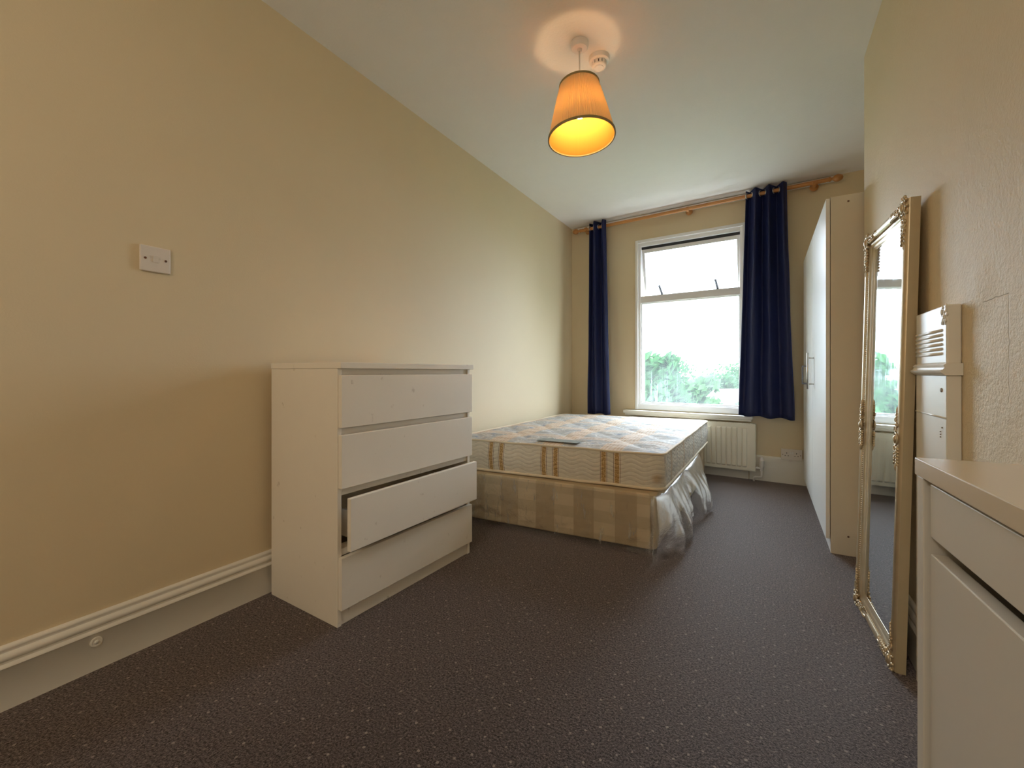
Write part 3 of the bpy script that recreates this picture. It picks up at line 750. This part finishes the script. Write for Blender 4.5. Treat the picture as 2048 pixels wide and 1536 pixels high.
lathe(b, [(.019, 2.311), (.022, 2.311), (.022, 2.319), (.019, 2.319)], 24, TILT, close=True); obj('shade_carrier', b, 'plastic_white', sh)
b = B(); lathe(b, [(0, 2.345), (.009, 2.345), (.016, 2.336), (.018, 2.320), (.018, 2.302), (0, 2.302)], 24); obj('lamp_holder', b, 'plastic_white', pd, smooth=True)
bl = bpy.data.objects.new('bulb', None); COL.objects.link(bl); bl.parent = pd; bl.location = (0, 0, .020)
b = B(); lathe(b, [(0, 2.186), (.014, 2.188), (.025, 2.197), (.031, 2.213), (.031, 2.226), (.029, 2.238)], 24); obj('glowing_dome', b, 'bulb', bl, smooth=True)
b = B(); lathe(b, [(.0292, 2.238), (.0295, 2.241), (.025, 2.254), (.018, 2.270), (.015, 2.282)], 24); obj('bulb_base', b, 'plastic_white', bl, smooth=True)

sd = thing('smoke_detector', 'round white smoke detector on the ceiling beside the pendant lamp', 'smoke detector', (1.150, 2.128, 0))
b = B(); lathe(b, [(0, H-.0005), (.052, H-.0005), (.052, H-.014), (.050, H-.022), (.044, H-.026), (0, H-.026)], 36); smooth_angle(obj('base', b, 'plastic_white', sd), 40)
b = B(); lathe(b, [(.030, H-.026), (.030, H-.044), (0, H-.044)], 24); obj('inner_chamber', b, 'dark', sd)
for k in range(12):
    a = 2*PI*k/12; b = B(); box(b, .028, .037, -.006, .006, H-.046, H-.0255, Matrix.Rotation(a, 4, 'Z')); obj('vent_rib', b, 'plastic_white', sd)
b = B(); lathe(b, [(0, H-.044), (.037, H-.044), (.036, H-.050), (.030, H-.055), (.0255, H-.055), (.025, H-.0535), (.023, H-.0535), (.0225, H-.056), (0, H-.057)], 36); smooth_angle(obj('cap', b, 'plastic_white', sd), 40)

# ------------------------------------------------------------------ wall plates
sw = thing('light_switch', 'square single light switch with rusty screws on the left wall', 'light switch', (0, .681, 1.364))
bx('plate', 'switch', sw, .0005, .010, -.045, .045, -.045, .045, bevel=.003)
b = B(); prism(b, [(-.0115, .0), (.0115, .0), (.0115, .0045), (0, .0025), (-.0115, .0015)], -.008, .008, lambda p, q, s: (.0102+q, s, p)); obj('rocker', b, 'switch', sw)
for y in (-.030, .030):
    b = B(); lathe(b, [(0, 0), (.0042, 0), (.0038, .0014), (0, .0018)], 12, Matrix.Translation((.0101, y, 0)) @ XRot); obj('screw', b, 'rust', sw)

so = thing('double_socket', 'white double plug socket on the skirting between radiator and wardrobe', 'socket', (BACK[0]+2.012*math.cos(BROT), BACK[1]+2.012*math.sin(BROT), .255), BR_E)
bx('plate', 'switch', so, 0, .152, -.032, -.0195, -.046, .046, bevel=.003)
for cx in (.041, .111):
    s_ = 1 if cx < .07 else -1
    b = B()
    for (dx, dz, w, h) in ((0, .012, .0028, .0045), (-.011, -.011, .0040, .0024), (.011, -.011, .0040, .0024)): box(b, cx+dx-w, cx+dx+w, -.0324, -.0318, dz-h, dz+h)
    obj('pin_slots', b, 'dark', so)
for cx in (.068, .084):
    bx('rocker', 'plastic_white', so, cx-.006, cx+.006, -.0365, -.0318, .006, .026, bevel=.001)
for cx in (.012, .140):
    b = B(); lathe(b, [(0, 0), (.0035, 0), (.003, .0012), (0, .0015)], 10, Matrix.Translation((cx, -.0321, -.002)) @ Matrix.Rotation(PI/2, 4, 'X')); obj('screw', b, 'rust', so)
bx('cable_clip', 'switch', so, .056, .082, -.028, -.0195, -.062, -.0465, bevel=.001)

ds = thing('pipe_cap', 'small round white cap painted over on the left skirting board', 'pipe cap', (.0190, .520, .092))
b = B(); lathe(b, [(0, 0), (.016, 0), (.015, .003), (.011, .0035), (.010, .002), (.0, .002)], 20, XRot); smooth_angle(obj('collar', b, 'gloss_white', ds), 30)
b = B(); lathe(b, [(0, .0019), (.006, .0019), (.0055, .006), (0, .007)], 16, XRot); obj('plug', b, 'gloss_white', ds, smooth=True)

# ------------------------------------------------------------------ fireplace surround behind the mirror
fx = 2.290
fp = thing('fireplace_surround', 'white painted fireplace pilaster with reeded top, behind the leaning mirror', 'fireplace', (0, 0, 0))
FY0, FY1, FZ = 1.540, 1.800, 1.140
bx('shaft', 'gloss_white', fp, fx, WX-.0195+.019, FY0, FY1, 0.0, .955, bevel=.003)
bx('capital', 'gloss_white', fp, fx, WX-.0005, FY0, FY1, .985, FZ, bevel=.004)
for k in range(6):
    z = 1.012+k*.0125; b = B(); tube(b, [(fx, FY0+.032, z), (fx, FY1-.01, z)], .0042, 10); obj('reed', b, 'gloss_white', fp, smooth=True)
mp2 = [(0, .955), (.004, .955), (.012, .962), (.014, .967), (.009, .970), (.006, .975), (.008, .981), (.002, .986), (0, .986)]
b = B(); prism(b, [(fx-p, q) for p, q in mp2] + [(WX-.0005, .986), (WX-.0005, .955)], FY0-.008, FY1, lambda p, q, s: (p, s, q)); obj('moulding', b, 'gloss_white', fp)
b = B(); tube(b, [(fx+.0005, FY0+.002, .842), (fx+.0005, FY1, .842)], .0028, 8); obj('panel_bead', b, 'gloss_white', fp, smooth=True)
b = B(); rnd = random.Random(5)
for k in range(26):
    ball(b, (fx-.001+rnd.uniform(-.001, .003), FY0+rnd.uniform(.0, .035), FZ-.004-rnd.uniform(0, .045)), (.003, rnd.uniform(.003, .007), rnd.uniform(.003, .008)), 8, 6)
o = obj('broken_plaster', b, 'gloss_white', fp, smooth=True); o['kind'] = 'stuff'
for (y, z, r) in ((1.575, .915, .006), (1.568, .815, .0022), (1.580, .803, .0018), (1.580, .796, .0018), (1.580, .789, .0018)):
    b = B(); lathe(b, [(0, 0), (r, 0), (r*.9, .002), (0, .0028)], 12, Matrix.Translation((fx-.0002, y, z)) @ Matrix.Rotation(-PI/2, 4, 'Y')); obj('nail_head', b, 'scuff', fp)

# ------------------------------------------------------------------ leaning mirror
mi = thing('leaning_mirror', 'tall ornate champagne framed mirror leaning on the right wall', 'mirror', (2.268, 1.808, .001), (.0240, 0, PI/2+.055))
MW, MH = .480, 1.515
PR_ = [(0, .0), (0, .025), (.003, .030), (.009, .034), (.016, .036), (.023, .034), (.028, .029), (.031, .026), (.036, .026), (.040, .029), (.044, .028), (.047, .024), (.054, .022), (.058, .0205), (.061, .018), (.066, .016), (.066, .004)]
b = B(); rings = []
for u, h in PR_: rings.append([b.verts.new(p) for p in ((u, h, u), (MW-u, h, u), (MW-u, h, MH-u), (u, h, MH-u))])
sidef = []
for i, (a, c) in enumerate(zip(rings, rings[1:])):
    for k in range(4):
        f = b.faces.new((a[k], a[(k+1)%4], c[(k+1)%4], c[k]))
        if i == 0: sidef.append(f)
for f in sidef: f.material_index = 1
a, c = rings[-1], rings[0]
for k in range(4): b.faces.new((a[k], a[(k+1)%4], c[(k+1)%4], c[k]))
fr_ = obj('frame', b, 'gilt', mi); fr_.data.materials.append(M['gilt_side']); smooth_angle(fr_, 40)
for p in fr_.data.polygons:
    if p.center.y < .028 and (p.center.x < .001 or p.center.x > MW-.001): p.material_index = 1
bx('mirror_glass', 'mirror', mi, .060, MW-.060, .010, .0155, .060, MH-.060, bevel=0)
bx('backing_board', 'ward_side', mi, .01, MW-.01, -.001, .005, .01, MH-.01, bevel=0)
def ico(b, c, r): bmesh.ops.create_icosphere(b, subdivisions=1, radius=r, matrix=Matrix.Translation(c))
b = B(); u = .0335; pt = .0085
for k in range(int((MH-.2)/pt)):
    for xx in (u, MW-u): ico(b, (xx, .028, .1+k*pt), .0036)
for k in range(int((MW-.2)/pt)):
    for zz in (u, MH-u): ico(b, (.1+k*pt, .028, zz), .0036)
o = obj('bead_row', b, 'gilt', mi, smooth=True); o['kind'] = 'stuff'
def scroll(b, c, r0, turns, th, hand=1, a0=0, h=.040):
    pts = []; rs = []
    N = int(18*turns)
    for k in range(N+1):
        t = k/N; a = a0+hand*2*PI*turns*t; r = r0*(1-.78*t)
        pts.append((c[0]+r*math.cos(a), h+.004*t, c[1]+r*math.sin(a))); rs.append(th*(1-.45*t))
    tube(b, pts, rs, 7)
def leaf(b, c, ang, ln, wd, h=.040):
    ball(b, (c[0]+math.cos(ang)*ln*.5, h, c[1]+math.sin(ang)*ln*.5), (ln*.5, .0055, wd), 10, 6, Matrix.Rotation(-ang, 3, 'Y'))
def corner_orn(cx, cz, sx, sz):
    b = B(); cxx, czz = cx+sx*.022, cz+sz*.022
    ball(b, (cxx+sx*.004, .042, czz+sz*.004), (.011, .008, .016), 14, 8)
    tube(b, [(cxx+sx*.004+.017*math.cos(a), .041, czz+sz*.004+.022*math.sin(a)) for a in [2*PI*k/20 for k in range(20)]], .0032, 7, closed=True)
    for k in range(10):
        a = 2*PI*k/10; leaf(b, (cxx+sx*.004+.020*math.cos(a), czz+sz*.004+.026*math.sin(a)), a, .015, .0045, .039)
    for d in (0, 1):      # arms running along both mouldings
        for m, (off, rr, hd) in enumerate(((.050, .013, 1), (.066, .010, -1), (.084, .008, 1))):
            p = (cxx+sx*off, czz-sz*(.004)) if d == 0 else (cxx-sx*.004, czz+sz*off)
            scroll(b, p, rr, 1.35, .0034, hd*sx*sz, m*1.3+d, .039)
        for m in range(7):
            off = .04+m*.012; w_ = .006*(1-m/9)
            for s_ in (-1, 1):
                if d == 0: leaf(b, (cxx+sx*off, czz+s_*.006), (0 if sx > 0 else PI)+s_*.6*(1 if sx > 0 else -1), .018, w_*.7, .0385)
                else: leaf(b, (cxx+s_*.006, czz+sz*off), sz*(PI/2)+s_*.6, .018, w_*.7, .0385)
        q = (cxx+sx*.112, czz-sz*.006) if d == 0 else (cxx-sx*.006, czz+sz*.112)
        leaf(b, q, (0 if sx > 0 else PI) if d == 0 else sz*PI/2, .034, .004, .037)
    return obj('corner_ornament', b, 'gilt', mi, smooth=True, loc=(0, -.0045, 0))
for cx, sx in ((0, 1), (MW, -1)):
    for cz_, sz in ((0, 1), (MH, -1)): corner_orn(cx, cz_, sx, sz)
for cx, sx in ((.024, 1), (MW-.024, -1)):
    b = B(); zc = .745
    ball(b, (cx, .042, zc), (.010, .007, .013), 14, 8)
    tube(b, [(cx+.015*math.cos(a), .041, zc+.019*math.sin(a)) for a in [2*PI*k/20 for k in range(20)]], .003, 7, closed=True)
    for s_ in (-1, 1):
        for m, (off, rr) in enumerate(((.030, .012), (.046, .010), (.062, .008))):
            scroll(b, (cx+.006*(-1)**m, zc+s_*off), rr, 1.3, .0032, s_*(-1)**m, m, .040)
        for m in range(6):
            for w_ in (-1, 1): leaf(b, (cx+w_*.006, zc+s_*(.022+m*.010)), s_*PI/2+w_*.7, .018, .0038, .039)
        leaf(b, (cx, zc+s_*.075), s_*PI/2, .030, .004, .038)
    obj('side_ornament', b, 'gilt', mi, smooth=True, loc=(0, -.0045, 0))

# ------------------------------------------------------------------ narrow cabinet at the right edge
cb = thing('shoe_cabinet', 'narrow warm white cabinet with drawer over door at the right wall', 'cabinet', (2.071, .832, 0), (0, 0, -1.5188))
KW, KD, KT = .60, .222, .840    # local: x along the front towards the camera, y into the wall
bx('top_panel', 'cab_top', cb, -.003, KW+.003, -.002, KD, KT-.0245, KT, bevel=.0012)
for x0 in (0, KW-.0225): bx('side_panel', 'cab', cb, x0, x0+.0225, 0, KD, 0, KT-.0247, bevel=.0012)
bx('back_panel', 'cab', cb, .0225, KW-.0225, KD-.006, KD, .02, KT-.025)
bx('bottom_panel', 'cab', cb, .0225, KW-.0225, .02, KD-.006, .055, .073)
bx('plinth', 'cab', cb, .0225, KW-.0225, .022, .038, 0, .055)
bx('middle_shelf', 'cab', cb, .0225, KW-.0225, .060, KD-.006, .716, .730)
dw = bx('drawer', 'cab', cb, .0335, KW-.0335, .004, .022, .738, .8105, bevel=.0015)
b = B(); box(b, .045, KW-.045, .022, .19, .742, .746); box(b, .045, .055, .022, .19, .746, .800); box(b, KW-.055, KW-.045, .022, .19, .746, .800); box(b, .055, KW-.055, .18, .19, .746, .80); obj('drawer_box', b, 'cab', dw)
dd = bx('door', 'cab', cb, .0350, KW-.0350, .004, .022, .078, .7155, bevel=.0015)
